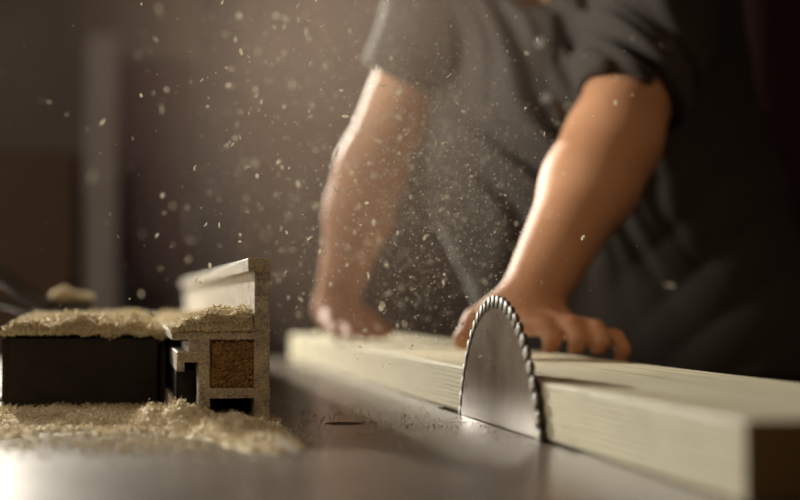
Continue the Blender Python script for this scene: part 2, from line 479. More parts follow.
# on the black block
def h_block(x, y):
    e = min(sstep(-.108, -.092, x), sstep(.045, .030, x), sstep(1.404, 1.420, y), sstep(1.87, 1.84, y))
    if e <= 0: return 0
    return e * max(.001, .0095 + .006 * nz(x, y, 28, 1.) + .004 * nz(x, y, 75, 2.) + .006 * math.exp(-((x - .0) / .035) ** 2 - ((y - 1.62) / .09) ** 2) + .005 * math.exp(-((x + .05) / .02) ** 2 - ((y - 1.47) / .05) ** 2))
heap('sawdust_heap', h_block, -.109, .046, 1.402, 1.872, .0035, 16000, (.0018, .0050), M_dust,
     'thick layer of pale sawdust heaped on top of the black guide block', lambda x, y: ZT + .0712, front=(3500, .013, .006))
# on the fence ledge
def h_ledge(x, y):
    if not (.041 < x < .1108): return 0
    e = min(sstep(.041, .060, x), sstep(FY0 - .003, FY0 + .010, y), sstep(2.2, 2.0, y))
    if e <= 0: return 0
    near = math.exp(-((y - 1.29) / .10) ** 2)
    return e * max(.0006, .006 + .010 * near * sstep(.05, .085, x) + .004 * nz(x, y, 45, 7.) + .003 * nz(x, y, 110, 8.))
heap('sawdust_heap', h_ledge, .040, .1105, FY0 - .003, 2.2, .003, 12000, (.0014, .0044), M_dust,
     'golden sawdust piled in the corner on the ledge of the aluminium fence', lambda x, y: .9466, front=(2200, .012, .0008))
# on the table in front of the block and the fence
def h_table(x, y):
    edge = 1.115 + .035 * nz(x, 0, 14, 4.) + .02 * nz(x, 0, 50, 4.5) - .01
    a = sstep(edge - .03, edge + .13, y) * sstep(.16, .09, x) * sstep(1.50, 1.40, y)
    layer = .0016 + .0016 * nz(x, y, 60, 9.) + .002 * nz(x, y, 22, 9.5)
    bank = .0022 * math.exp(-((y - 1.385) / .028) ** 2) * sstep(.06, .03, x) * (.8 + .6 * nz(x, y, 35, 6.))
    # heap spilling out of the fence end
    c = .015 * math.exp(-((x - .050) / .024) ** 2 - ((y - 1.215) / .035) ** 2)
    c += .011 * math.exp(-((x - .088) / .022) ** 2 - ((y - 1.16) / .060) ** 2) + .010 * math.exp(-((x - .025) / .02) ** 2 - ((y - 1.23) / .03) ** 2)
    c += .006 * math.exp(-((x - .100) / .020) ** 2 - ((y - 1.05) / .04) ** 2)
    c *= .85 + .5 * nz(x, y, 70, 12.) + .35 * nz(x, y, 150, 13.)
    h = (a * max(0, layer) + bank) * sstep(-.32, -.17, x + .04 * nz(x, y, 18, 31.)) + max(0, c)
    return h if h > .0009 else 0
strew = []
while len(strew) < 5500:
    x = random.triangular(-.33, .17, .05); y = 1.10 + random.gauss(0, .055) + .02 * nz(x, 0, 14, 4.)
    if x > .10 and random.random() < (x - .10) / .07 or y < .93: continue
    strew.append((x, y, ZT + .0006 + max(0, h_table(x, y))))
heap('sawdust_heap', h_table, -.34, .17, .97, 1.44, .003, 30000, (.0010, .0034), M_dust,
     'loose sawdust spread over the saw table in front of the black block and fence end', strew=strew)
# packed in the hollow of the fence
def plug():
    V, F, P = [], [], []
    nx = nzz = 26
    x0, x1, z0, z1 = .0736, .1154, .8977, .9390
    for i in range(nx):
        for j in range(nzz):
            x = x0 + (x1 - x0) * i / (nx - 1); z = z0 + (z1 - z0) * j / (nzz - 1)
            V.append((x, FY0 + .0055 + .002 * nz(x, z, 200, 2.) + .0015 * nz(x, z, 500, 3.), z))
    for i in range(nx - 1):
        for j in range(nzz - 1):
            a, b, c, d = i * nzz + j, (i + 1) * nzz + j, (i + 1) * nzz + j + 1, i * nzz + j + 1
            F += [(a, b, c), (a, c, d)]
    n = 1800
    P = np.stack([rng.uniform(x0 + .001, x1 - .001, n), FY0 + .0045 + rng.normal(0, .0009, n), rng.uniform(z0 + .001, z1 - .001, n)], 1)
    fv, ff = flakes(P, rng.uniform(.002, .0065, n))
    return np.vstack([np.array(V), fv]), np.vstack([np.array(F), ff + len(V)])
V, F = plug()
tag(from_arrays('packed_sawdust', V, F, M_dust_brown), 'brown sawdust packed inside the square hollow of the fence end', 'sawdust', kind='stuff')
# on the clamp body
def h_cl(x, y):
    d = math.exp(-((x + .070) / .012) ** 2 - ((y - 2.0) / .03) ** 2) * .011 + .003 + .004 * nz(x, y, 60, 4.)
    e = min(sstep(-.091, -.086, x), sstep(-.033, -.038, x), sstep(1.967, 1.98, y), sstep(2.05, 2.03, y))
    return d * e if d * e > .0008 else 0
heap('sawdust_heap', h_cl, -.092, -.032, 1.968, 2.052, .003, 2200, (.002, .005), M_dust,
     'small mound of sawdust sitting on the dark clamp body behind the block', lambda x, y: ZT + .1028)
# fine grit strewn on the bare iron
n = 2600
gx = np.concatenate([rng.normal(.20, .055, 1500), rng.uniform(-.2, .29, 1100)])
gy = np.concatenate([rng.normal(1.18, .12, 1500), rng.uniform(.85, 1.5, 1100)])
keep = (gx < .292) & ~((gx > .04) & (gx < .126) & (gy > 1.255)) & ~((gx < .046) & (gy > 1.4)) & (np.hypot(gx - .182, gy - 1.227) > .018)
P = np.stack([gx, gy, np.full_like(gx, ZT + .0003)], 1)[keep]
V, F = flakes(P, rng.gamma(2., .00035, len(P)) + .0004, .7, .4)
tag(from_arrays('sawdust_grit', V, F, M_dust_brown), 'fine dark grit strewn over the bare iron between fence and blade', 'grit', kind='stuff')
# dust caught on the fence end face
n = 5200
P = []
while len(P) < n:
    a, b, c, d = random.choice(rects[:7])
    x = random.uniform(a, b); z = random.uniform(c, d)
    P.append((x, FY0 - .0003, z))
V, F = flakes(np.array(P), rng.gamma(2., .0003, n) + .0004, .7, .4)
tag(from_arrays('clinging_dust', V, F, M_dust), 'fine sawdust clinging to the sawn end face of the fence', 'dust', kind='stuff')
# white splinter on the table
M_splinter = simple('white_splinter', (.88, .88, .85), None, .35)
thin(M_splinter, (.95, .95, .93), .5)
def splinter():
    bm = bm_box((-.0085, -.0016, -.0009), (.0085, .0016, .0009), .0005)
    for v in bm.verts:
        t = v.co.x / .0085; v.co.y *= 1 - .35 * t; v.co.z += .0012 * t * t
    return bm
sp = from_bm('wood_splinter', splinter(), M_splinter)
sp.location = (.107, .972, ZT + .0062); sp.rotation_euler = (.5, .50, -.5)
tag(sp, 'white wood splinter lying on the spilled sawdust in front of the fence', 'splinter')

# ------------------------------------------------------------------ implicit surfaces (for the man and his clothes)
class Field:
    def __init__(s, lo, hi, res):
        s.lo = np.array(lo, float); s.res = res
        s.n = np.ceil((np.array(hi) - s.lo) / res).astype(int) + 1
        s.ax = [s.lo[i] + res * np.arange(s.n[i]) for i in range(3)]
        s.f = np.full(tuple(s.n), .5, np.float32)
    def _sub(s, lo, hi):
        a = np.clip(np.floor((np.array(lo) - s.lo) / s.res).astype(int), 0, s.n)
        b = np.clip(np.ceil((np.array(hi) - s.lo) / s.res).astype(int) + 1, 0, s.n)
        sl = tuple(slice(a[i], b[i]) for i in range(3))
        X = s.ax[0][sl[0]][:, None, None]; Y = s.ax[1][sl[1]][None, :, None]; Z = s.ax[2][sl[2]][None, None, :]
        return sl, X, Y, Z
    def _min(s, sl, d, k):
        f = s.f[sl]
        h = np.clip(.5 + .5 * (f - d) / k, 0, 1)
        s.f[sl] = f * (1 - h) + d * h - k * h * (1 - h)
    def _max(s, sl, d, k):
        f = s.f[sl]
        h = np.clip(.5 - .5 * (f - d) / k, 0, 1)
        s.f[sl] = f * (1 - h) + d * h + k * h * (1 - h)
    @staticmethod
    def dcone(X, Y, Z, a, b, ra, rb):
        ba = b - a; L = max((ba ** 2).sum(), 1e-12)
        t = np.clip(((X - a[0]) * ba[0] + (Y - a[1]) * ba[1] + (Z - a[2]) * ba[2]) / L, 0, 1)
        return np.sqrt((X - a[0] - t * ba[0]) ** 2 + (Y - a[1] - t * ba[1]) ** 2 + (Z - a[2] - t * ba[2]) ** 2) - (ra + (rb - ra) * t)
    def cone(s, a, b, ra, rb, k=.02, cut=False, cap=None):
        a = np.array(a, float); b = np.array(b, float); m = max(ra, rb) + .03 + k
        sl, X, Y, Z = s._sub(np.minimum(a, b) - m, np.maximum(a, b) + m)
        d = s.dcone(X, Y, Z, a, b, ra, rb)
        if cap is not None:
            p, nn = np.array(cap[0]), np.array(cap[1]); nn = nn / np.linalg.norm(nn)
            d = np.maximum(d, (X - p[0]) * nn[0] + (Y - p[1]) * nn[1] + (Z - p[2]) * nn[2])
        (s._max(sl, -d, k) if cut else s._min(sl, d, k))
    def ell(s, c, axes, r, k=.03, cut=False, infl=0.):
        c = np.array(c, float); A = np.array([np.array(v, float) / np.linalg.norm(v) for v in axes]); r = np.array(r, float) + infl
        m = r.max() + .03 + k
        sl, X, Y, Z = s._sub(c - m, c + m)
        q = [(X - c[0]) * A[i, 0] + (Y - c[1]) * A[i, 1] + (Z - c[2]) * A[i, 2] for i in range(3)]
        k0 = np.sqrt(sum((q[i] / r[i]) ** 2 for i in range(3))); k1 = np.sqrt(sum((q[i] / r[i] ** 2) ** 2 for i in range(3)))
        d = k0 * (k0 - 1) / np.maximum(k1, 1e-6)
        (s._max(sl, -d, k) if cut else s._min(sl, d, k))
    def plane(s, p, nn, k=.004):
        """cut away the side that nn points to"""
        nn = np.array(nn, float); nn /= np.linalg.norm(nn)
        d = (s.ax[0][:, None, None] - p[0]) * nn[0] + (s.ax[1][None, :, None] - p[1]) * nn[1] + (s.ax[2][None, None, :] - p[2]) * nn[2]
        s._max(tuple(slice(None) for _ in range(3)), d, k)
    def mesh(s, name, mat, parent=None):
        f = s.f; n0, n1, n2 = f.shape
        ins = f < 0
        cnt = np.zeros((n0 - 1, n1 - 1, n2 - 1), np.uint8)
        for i in (0, 1):
            for j in (0, 1):
                for k in (0, 1):
                    cnt += ins[i:n0 - 1 + i, j:n1 - 1 + j, k:n2 - 1 + k]
        act = (cnt > 0) & (cnt < 8)
        ci = np.argwhere(act)
        idx = np.full(act.shape, -1, np.int32); idx[tuple(ci.T)] = np.arange(len(ci))
        acc = np.zeros((len(ci), 3)); num = np.zeros(len(ci))
        C = [(i, j, k) for i in (0, 1) for j in (0, 1) for k in (0, 1)]
        val = {c: f[ci[:, 0] + c[0], ci[:, 1] + c[1], ci[:, 2] + c[2]].astype(float) for c in C}
        for c in C:
            for ax in range(3):
                if c[ax] == 0:
                    e = list(c); e[ax] = 1; e = tuple(e)
                    va, vb = val[c], val[e]; x = (va < 0) != (vb < 0)
                    t = np.where(x, va / np.where(x, va - vb, 1), 0)
                    p = np.zeros((len(ci), 3)); p[:] = c; p[:, ax] += t
                    acc[x] += p[x]; num[x] += 1
        V = s.lo + (ci + acc / num[:, None]) * s.res
        Q = []
        for ax in range(3):
            o1, o2 = [(1, 2), (2, 0), (0, 1)][ax]
            sa = [slice(None)] * 3; sb = [slice(None)] * 3
            sa[ax] = slice(0, -1); sb[ax] = slice(1, None)
            A, B = ins[tuple(sa)], ins[tuple(sb)]
            cr = np.argwhere(A != B)
            ok = (cr[:, o1] > 0) & (cr[:, o2] > 0) & (cr[:, o1] < act.shape[o1]) & (cr[:, o2] < act.shape[o2])
            cr = cr[ok]
            def at(d1, d2):
                c = cr.copy(); c[:, o1] -= d1; c[:, o2] -= d2
                return idx[tuple(c.T)]
            q = np.stack([at(1, 1), at(0, 1), at(0, 0), at(1, 0)], 1)
            flip = ~A[tuple(cr.T)]
            q[flip] = q[flip][:, ::-1]
            Q.append(q)
        Q = np.vstack(Q); Q = Q[(Q >= 0).all(1)]
        return from_arrays(name, V, Q, mat, parent, True)

# ------------------------------------------------------------------ the man
LAT = (.856, -.517, 0); FR = (-.517, -.856, 0)
UP = (-.20, -.02, .98)
A = np.array
Lsho, Lelb, Lwri = A((.715, 1.875, 1.385)), A((.570, 1.690, 1.158)), A((.436, 1.572, .970))
Rsho, Relb, Rwri = A((.452, 2.040, 1.400)), A((.352, 2.110, 1.160)), A((.314, 2.215, .960))
neck = A((.572, 1.985, 1.405))
B = Field((.20, 1.36, -.01), (1.12, 2.40, 1.84), .0042)
chest, belly, hip = A((.628, 1.985, 1.22)), A((.70, 2.0, 1.04)), A((.785, 2.01, .90))
B.ell(chest, (LAT, FR, UP), (.205, .115, .22), .05)
B.ell(belly, (LAT, FR, UP), (.180, .112, .20), .06)
B.ell(hip, (LAT, FR, (0, 0, 1)), (.185, .125, .13), .05)
B.cone(neck + A((.0, 0, -.02)), Lsho, .062, .062, .05); B.cone(neck + A((0, 0, -.02)), Rsho, .062, .062, .05)
# left arm, braced on the board
B.cone(Lsho, Lelb, .062, .053, .04)
mid = Lelb + (Lwri - Lelb) * .28
B.cone(Lelb, mid, .052, .051, .03)
B.cone(mid, Lwri, .051, .034, .03)
# right arm
B.cone(Rsho, Relb, .060, .046, .04)
mid = Relb + (Rwri - Relb) * .3
B.cone(Relb, mid, .045, .046, .03); B.cone(mid, Rwri, .046, .029, .03)
# neck and head, looking down at the blade
hd = A((.505, 1.872, 1.625)); ff = A((-.27, -.86, -.45)); ff /= np.linalg.norm(ff)
rr = np.cross(ff, A((0, 0, 1.))); rr /= np.linalg.norm(rr); uu = np.cross(rr, ff)
B.cone(neck, hd - uu * .06 - ff * .02, .062, .055, .03)
B.ell(hd + uu * .03 - ff * .012, (rr, ff, uu), (.076, .095, .092), .03)
B.cone(hd - uu * .03 + ff * .02, hd - uu * .095 + ff * .058, .062, .030, .03)
B.cone(hd + ff * .086 + uu * .012, hd + ff * .108 - uu * .030, .009, .014, .012)
for sg in (-1, 1):
    B.ell(hd + rr * sg * .078 - uu * .010 - ff * .005, (rr, ff, uu), (.008, .018, .030), .006)
    B.cone(hd + rr * sg * .050 + ff * .072 + uu * .030, hd + rr * sg * .012 + ff * .090 + uu * .028, .008, .008, .012)
    B.cone(hd + rr * sg * .034 + ff * .092 + uu * .004, hd + rr * sg * .030 + ff * .094 + uu * .004, .010, .010, .008, cut=True)
B.cone(hd + rr * .020 + ff * .083 - uu * .060, hd - rr * .020 + ff * .083 - uu * .060, .008, .008, .008)
B.cone(hd + rr * .022 + ff * .094 - uu * .0595, hd - rr * .022 + ff * .094 - uu * .0595, .002, .002, .004, cut=True)
# legs
for hx, kx, ax in (((.865, 1.96, .86), (.885, 1.93, .48), (.895, 1.955, .10)), ((.705, 2.055, .86), (.695, 2.03, .48), (.70, 2.07, .10))):
    B.cone(hx, kx, .088, .058, .05); B.cone(kx, A(kx) + A((0, .012, -.12)), .056, .056, .03); B.cone(A(kx) + A((0, .012, -.12)), ax, .056, .040, .03)
    B.cone(ax, A(ax) + A((-.05, -.12, -.055)), .040, .034, .03)
# left hand: palm bent over, fingertips pressing on the board by its right edge, thumb out to the side
fing = [[(.417, 1.546, .952), (.4365, 1.510, .9445), (.4405, 1.498, .931), (.4385, 1.502, .9203)],
        [(.439, 1.541, .952), (.4605, 1.496, .9450), (.4640, 1.484, .931), (.4610, 1.489, .9200)],
        [(.460, 1.540, .948), (.4840, 1.488, .9415), (.4870, 1.476, .930), (.4820, 1.480, .9197)],
        [(.478, 1.545, .940), (.5060, 1.491, .9330), (.5105, 1.480, .921), (.5075, 1.482, .9080)]]
for i, (a, b, c, d) in enumerate(fing):
    w = (.0105, .0108, .0102, .0090)[i]
    B.cone(Lwri, a, (.024, .024, .021, .018)[i], w + .002, .012)
    B.cone(a, b, w + .0015, w, .004); B.cone(b, c, w, w * .92, .003); B.cone(c, d, w * .92, w * .78, .003)
B.cone((.426, 1.556, .951), (.466, 1.550, .946), .014, .011, .012)
B.cone(Lwri, (.404, 1.572, .957), .027, .022, .016)
B.cone((.404, 1.572, .957), (.380, 1.574, .947), .0215, .0175, .010)
B.cone((.380, 1.574, .947), (.362, 1.566, .930), .0170, .0120, .006)
# right hand: laid flat on the far part of the board by its left edge
for i, (x, L) in enumerate(((.358, .068), (.338, .076), (.318, .070), (.2995, .056))):
    w = (.0095, .0098, .0093, .0085)[i]
    k0 = A((.318 + (x - .318) * .95, 2.155, .937)); k1 = A((x, 2.155 - L * .5, .932)); k2 = A((x + .002, 2.155 - L, .9205))
    B.cone(Rwri, k0, .022, w + .004, .016); B.cone(k0, k1, w + .001, w, .004); B.cone(k1, k2, w, w * .8, .003)
B.cone((.303, 2.165, .938), (.350, 2.165, .940), .014, .014, .012)
B.cone(Rwri, (.362, 2.192, .944), .022, .014, .016); B.cone((.362, 2.192, .944), (.384, 2.162, .925), .0135, .010, .006)
# keep the hands out of the wood
sl, X, Y, Zg = B._sub((.285, 1.36, ZT - .1), (.4892, 2.4, ZT + .0412))
B.f[sl] = np.maximum(B.f[sl], .004)
man = B.mesh('person', M_skin)
del B
tag(man, 'person in dark polo shirt leaning over the board, one hand pressing it by the blade', 'person')

# shirt
T = Field((.22, 1.56, .84), (1.08, 2.36, 1.52), .0045)
I = .020
T.ell(chest, (LAT, FR, UP), (.212, .118, .225), .05, infl=I)
T.ell(belly, (LAT, FR, UP), (.200, .125, .21), .06, infl=I)
T.ell(hip + A((-.005, 0, .02)), (LAT, FR, (0, 0, 1)), (.205, .142, .15), .05, infl=I)
T.cone(neck + A((0, 0, -.03)), Lsho, .062 + I, .066 + I * .7, .05); T.cone(neck + A((0, 0, -.03)), Rsho, .062 + I, .066 + I * .7, .05)
Lh = A((.600, 1.727, 1.205)); Ld = Lelb - Lsho
T.cone(Lsho, Lh + Ld / np.linalg.norm(Ld) * .03, .083, .066, .035, cap=(Lh, Ld))
Rh = Rsho + (Relb - Rsho) * .50; Rd = Relb - Rsho
T.cone(Rsho, Rh + Rd / np.linalg.norm(Rd) * .03, .081, .072, .035, cap=(Rh, Rd))
# folds: pulled from the shoulder towards the braced arm, and hanging on the other side
X, Y, Z = T.ax[0][:, None, None], T.ax[1][None, :, None], T.ax[2][None, None, :]
u = .92 * X + .385 * Z + .02 * np.sin(9 * Z + 4 * X) + .10 * (Z - 1.25) * (X - .5)
u = u + .012 * np.sin(31 * Z + 17 * X) + .010 * np.sin(13 * X - 19 * Z)
fold = np.abs(np.sin(PI * u / .066)) ** .8 + .5 * np.abs(np.sin(PI * (u * 1.7 + .013 * np.sin(22 * Z)) / .06))
wX = np.exp(-((X - .50) / .17) ** 2) * np.exp(-((Z - 1.24) / .20) ** 2) * np.clip((X - .43) / .05, 0, 1)
v = -.55 * X + .83 * Z + .02 * np.sin(14 * X)
fold2 = np.abs(np.sin(PI * v / .07)) ** .8
w2 = np.exp(-((X - .80) / .14) ** 2) * np.exp(-((Z - 1.05) / .2) ** 2)
T.f -= ((fold - .7) * .028 * wX + (fold2 - .6) * .004 * w2).astype(np.float32)
T.plane((.8, 2, .868), (0, 0, -1))
# openings: sleeves, neck with V
T.cone(Lh + Ld * .2, Lh - Ld * .25, .060, .057, .003, cut=True)
T.cone(Rh + Rd * .2, Rh - Rd * .18, .064, .058, .003, cut=True)
T.cone(neck + A((-.03, -.05, .14)), neck + A((-.006, -.01, .02)), .085, .066, .006, cut=True)
T.cone(neck + A((-.03, -.06, .0)), (.512, 1.872, 1.360), .050, .012, .006, cut=True)
shirt = T.mesh('shirt', M_shirt, man)
bvh = BVHTree.FromObject(shirt, bpy.context.evaluated_depsgraph_get())
def on_shirt(x, y, z):
    f3 = Vector(FR)
    hit = bvh.ray_cast(Vector((x, y, z)) + f3 * .4, -f3)
    return hit[0], hit[1]
strip = [on_shirt(.512 + .012 * t, 1.84, 1.350 - .15 * t) for t in [i / 14 for i in range(15)]]
bm = bmesh.new(); prev = None
for p, nrm in strip:
    if p is None: continue
    s3 = Vector(LAT)
    nf = Vector(FR)
    row = [bm.verts.new(p + s3 * sx * .015 + nf * o) for sx, o in ((-1, -.004), (-1, .0035), (1, .0035), (1, -.004))]
    if prev:
        for q in range(4): bm.faces.new((prev[q], prev[(q + 1) % 4], row[(q + 1) % 4], row[q]))
    else: bm.faces.new(row)
    prev = row
if prev: bm.faces.new(prev[::-1])
placket = from_bm('placket', bm, M_shirt, shirt)
for zz in (1.306, 1.235):
    p, nrm = on_shirt(.512 + .012 * (1.35 - zz) / .15, 1.84, zz)
    if p is not None:
        from_bm('button', bm_cyl(p + Vector(FR) * .002, p + Vector(FR) * .0062, .0065, .0058, 20), M_button, shirt)
# collar: a folded band around the neck, open at the front
bm = bmesh.new(); prev = None
nk = Vector(neck) + Vector((-.006, -.01, .012)); ang0 = math.atan2(FR[1], FR[0])
for i in range(41):
    t = i / 40; a = ang0 + .35 + t * (2 * PI - .70)
    d = Vector((math.cos(a), math.sin(a), 0)); drop = .05 * (1 - math.sin(PI * t)) ** 2
    row = [bm.verts.new(nk + d * r + Vector((0, 0, z - drop))) for r, z in ((.066, .045), (.071, .050), (.078, .045), (.102, .004), (.098, .001), (.073, .038))]
    if prev:
        for q in range(6): bm.faces.new((prev[q], prev[(q + 1) % 6], row[(q + 1) % 6], row[q]))
    else: bm.faces.new(row)
    prev = row
bm.faces.new(prev[::-1])
from_bm('collar', bm, M_shirt, shirt, True)
del T
# trousers
P_ = Field((.55, 1.80, .08), (1.06, 2.25, 1.0), .006)
P_.ell(hip, (LAT, FR, (0, 0, 1)), (.193, .133, .13), .05)
for hx, kx, ax in (((.865, 1.96, .86), (.885, 1.93, .48), (.895, 1.955, .10)), ((.705, 2.055, .86), (.695, 2.03, .48), (.70, 2.07, .10))):
    P_.cone(hx, kx, .100, .074, .05); P_.cone(kx, ax, .074, .066, .03)
P_.plane((0, 0, .955), (0, 0, 1)); P_.plane((0, 0, .11), (0, 0, -1))
P_.mesh('trousers', M_trouser, man)
for ax in ((.895, 1.955), (.70, 2.07)):
    Q_ = Field((ax[0] - .2, ax[1] - .28, -.01), (ax[0] + .12, ax[1] + .14, .17), .006)
    Q_.cone((ax[0] + .008, ax[1] + .02, .055), (ax[0] - .065, ax[1] - .15, .045), .060, .050, .03)
    Q_.cone((ax[0], ax[1], .12), (ax[0], ax[1], .06), .058, .060, .03)
    Q_.plane((0, 0, .002), (0, 0, -1)); Q_.plane((0, 0, .15), (0, 0, 1))
    Q_.mesh('shoe', M_leather, man)
Hh = Field((.36, 1.72, 1.52), (.68, 2.06, 1.80), .005)
Hh.ell(hd + uu * .036 - ff * .018, (rr, ff, uu), (.083, .100, .098), .02)
Hh.plane(tuple(hd + ff * .062 + uu * .02), tuple(ff * .9 - uu * .55)); Hh.plane(tuple(hd - uu * .025), tuple(-uu))
Hh.mesh('hair', M_hair, man)
for sg in (-1, 1):
    e = hd + rr * sg * .033 + ff * .078 + uu * .006
    bm = bmesh.new(); bmesh.ops.create_uvsphere(bm, u_segments=20, v_segments=12, radius=.0125)
    for v_ in bm.verts: v_.co += Vector(e)
    ey = from_bm('eye', bm, M_eye, man, True)
    bm = bmesh.new(); bmesh.ops.create_uvsphere(bm, u_segments=16, v_segments=10, radius=.006)
    for v_ in bm.verts: v_.co += Vector(e + ff * .0078)
    from_bm('iris', bm, M_iris, ey, True)

# ------------------------------------------------------------------ the workshop behind
post = tag(empty('upright_post', (-.06, 5.1, 0)), 'pale grey upright post standing alone in the dark workshop', 'post')
box('shaft', (-.112, 5.05, .02), (-.008, 5.15, 1.86), M_post, post, .008)
box('foot_plate', (-.18, 4.98, 0), (.06, 5.22, .02), M_post, post, .003)
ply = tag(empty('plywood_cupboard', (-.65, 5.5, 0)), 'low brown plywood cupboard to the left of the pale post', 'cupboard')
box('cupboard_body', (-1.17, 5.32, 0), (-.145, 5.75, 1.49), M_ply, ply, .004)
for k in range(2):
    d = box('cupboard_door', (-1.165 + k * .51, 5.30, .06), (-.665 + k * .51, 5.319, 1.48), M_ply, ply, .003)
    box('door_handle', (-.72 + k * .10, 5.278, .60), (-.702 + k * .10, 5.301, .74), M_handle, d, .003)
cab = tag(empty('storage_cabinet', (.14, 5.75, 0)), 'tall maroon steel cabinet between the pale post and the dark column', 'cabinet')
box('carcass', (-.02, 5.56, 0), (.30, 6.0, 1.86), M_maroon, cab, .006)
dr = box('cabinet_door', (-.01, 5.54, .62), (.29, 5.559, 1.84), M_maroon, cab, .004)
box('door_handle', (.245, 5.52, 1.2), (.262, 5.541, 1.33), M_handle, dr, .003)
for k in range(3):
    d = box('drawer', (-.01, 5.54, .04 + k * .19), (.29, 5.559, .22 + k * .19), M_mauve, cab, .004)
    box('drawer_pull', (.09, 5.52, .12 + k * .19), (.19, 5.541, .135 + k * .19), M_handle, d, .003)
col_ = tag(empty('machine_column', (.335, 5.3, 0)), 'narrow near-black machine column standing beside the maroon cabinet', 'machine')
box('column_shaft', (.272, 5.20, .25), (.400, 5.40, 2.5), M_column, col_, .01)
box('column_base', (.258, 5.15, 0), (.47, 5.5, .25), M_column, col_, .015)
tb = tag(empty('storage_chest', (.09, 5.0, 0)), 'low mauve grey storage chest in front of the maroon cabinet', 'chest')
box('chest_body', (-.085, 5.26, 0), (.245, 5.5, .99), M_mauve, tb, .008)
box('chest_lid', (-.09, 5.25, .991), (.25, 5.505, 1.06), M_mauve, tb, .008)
rc = tag(empty('tool_cabinet', (2.1, 3.8, 0)), 'deep red tool cabinet in the dark behind the person', 'cabinet')
box('cabinet_shell', (1.60, 3.62, 0), (2.6, 4.1, 2.2), M_red, rc, .006)
for k in range(2):
    d = box('cabinet_door', (1.61 + k * .5, 3.60, .08), (2.09 + k * .5, 3.619, 2.15), M_red, rc, .004)
    box('door_handle', (2.05 + k * .08, 3.578, 1.05), (2.068 + k * .08, 3.601, 1.25), M_handle, d, .003)

# ------------------------------------------------------------------ flying chips and dust
TH = math.atan(280 / 1500); CT, ST = math.cos(TH), math.sin(TH)
def curl(L, W, T, bend, twist, n=6):
    bm = bmesh.new(); prev = None
    for i in range(n + 1):
        t = i / n - .5
        w = W / 2 * (1 - (2 * abs(t)) ** 3 * .55)
        if abs(bend) > 1e-3:
            R = L / bend; a = t * bend; c = Vector((R * math.sin(a), 0, R * (1 - math.cos(a)))); nn = Vector((-math.sin(a), 0, math.cos(a)))
        else: c = Vector((L * t, 0, 0)); nn = Vector((0, 0, 1))
        sd = Vector((0, 1, 0)); ca, sa = math.cos(twist * t), math.sin(twist * t)
        s2 = sd * ca + nn * sa; n2 = nn * ca - sd * sa
        row = [bm.verts.new(c + s2 * w * x + n2 * T / 2 * z) for x, z in ((-1, -1), (1, -1), (1, 1), (-1, 1))]
        if prev:
            for q in range(4): bm.faces.new((prev[q], prev[(q + 1) % 4], row[(q + 1) % 4], row[q]))
        else: bm.faces.new(row)
        prev = row
    bm.faces.new(prev[::-1])
    bmesh.ops.recalc_face_normals(bm, faces=bm.faces)
    me = bpy.data.meshes.new('chip'); bm.to_mesh(me); bm.free(); me.materials.append(M_chip)
    return me
chips = [curl(.0052, .0022, .0005, 1.2, .5), curl(.0040, .0020, .0006, .5, .3), curl(.0060, .0014, .0005, 1.9, .8),
         curl(.0034, .0024, .0007, .3, .2), curl(.0046, .0012, .0005, .8, 1.2), curl(.0028, .0018, .0006, .2, 0.)]
proto = bpy.data.objects.new('wood_chip', chips[0])
tag(proto, 'pale wood chip flying through the dusty air above the saw', 'wood chip', 'wood chips flying up from the saw')
def plume_point(mx, sx, my, sy, z0, z1):
    """a point of the plume thrown up from the blade towards the far left: bearing and rise as tangents, then distance"""
    Zc = random.uniform(z0, z1)
    bx = random.gauss(mx, sx); by = random.gauss(my, sy) if sy else random.uniform(*my)
    X = bx * Zc
    return (X * CT + Zc * ST, -X * ST + Zc * CT, .97 + by * Zc)
count = 0
while count < 290:
    r = random.random()
    if r < .55: p = plume_point(-.075, .035, (-.02, .215), 0, .95, 1.75)
    elif r < .80: p = plume_point(-.02, .035, (-.02, .16), 0, .95, 1.7)
    elif r < .94: p = plume_point(-.155, .05, (.0, .2), 0, .85, 2.0)
    else: p = plume_point(.08, .08, (.0, .2), 0, .9, 1.6)
    if p[2] < ZT + .05: continue
    if abs(p[0] - .11) < .03 and p[1] > 1.22 and p[2] < 1.02: continue
    if p[0] < .05 and p[1] > 1.39 and p[2] < .99: continue
    if p[0] > .40 and p[1] > 1.4: continue
    o = proto if count == 0 else proto.copy()
    o.data = chips[random.randrange(6)]
    o.location = p; o.rotation_euler = [random.uniform(0, 6.28) for _ in range(3)]
    s = random.choice((.75, .9, 1.05, 1.2, 1.4)); o.scale = (s, s, s)
    COL.objects.link(o); count += 1
# the cloud of fine dust
P = []
while len(P) < 9500:
    r = random.random()
    if r < .60:
        p = plume_point(.022, .034, .07, .055, .95, 1.6)
    elif r < .90: p = plume_point(-.03, .045, .08, .075, .9, 1.9)
    else: p = plume_point(-.06, .10, (-.03, .21), 0, .8, 2.0)
    if p[2] < ZT + .045 or (p[0] < .13 and p[1] > 1.24 and p[2] < 1.01): continue
    if p[0] > .38 and p[1] > 1.5: continue
    P.append(p)
P = np.array(P)
L_ = rng.gamma(2.2, .00028, len(P)) + .0004
wide = rng.random(len(P)) < .10
L_[wide] = rng.uniform(.0016, .0034, wide.sum())
V, F = flakes(P, L_, .6, .4)
tag(from_arrays('dust_cloud', V, F, M_chip), 'cloud of fine bright sawdust specks hanging in the air around the blade', 'sawdust', kind='stuff')

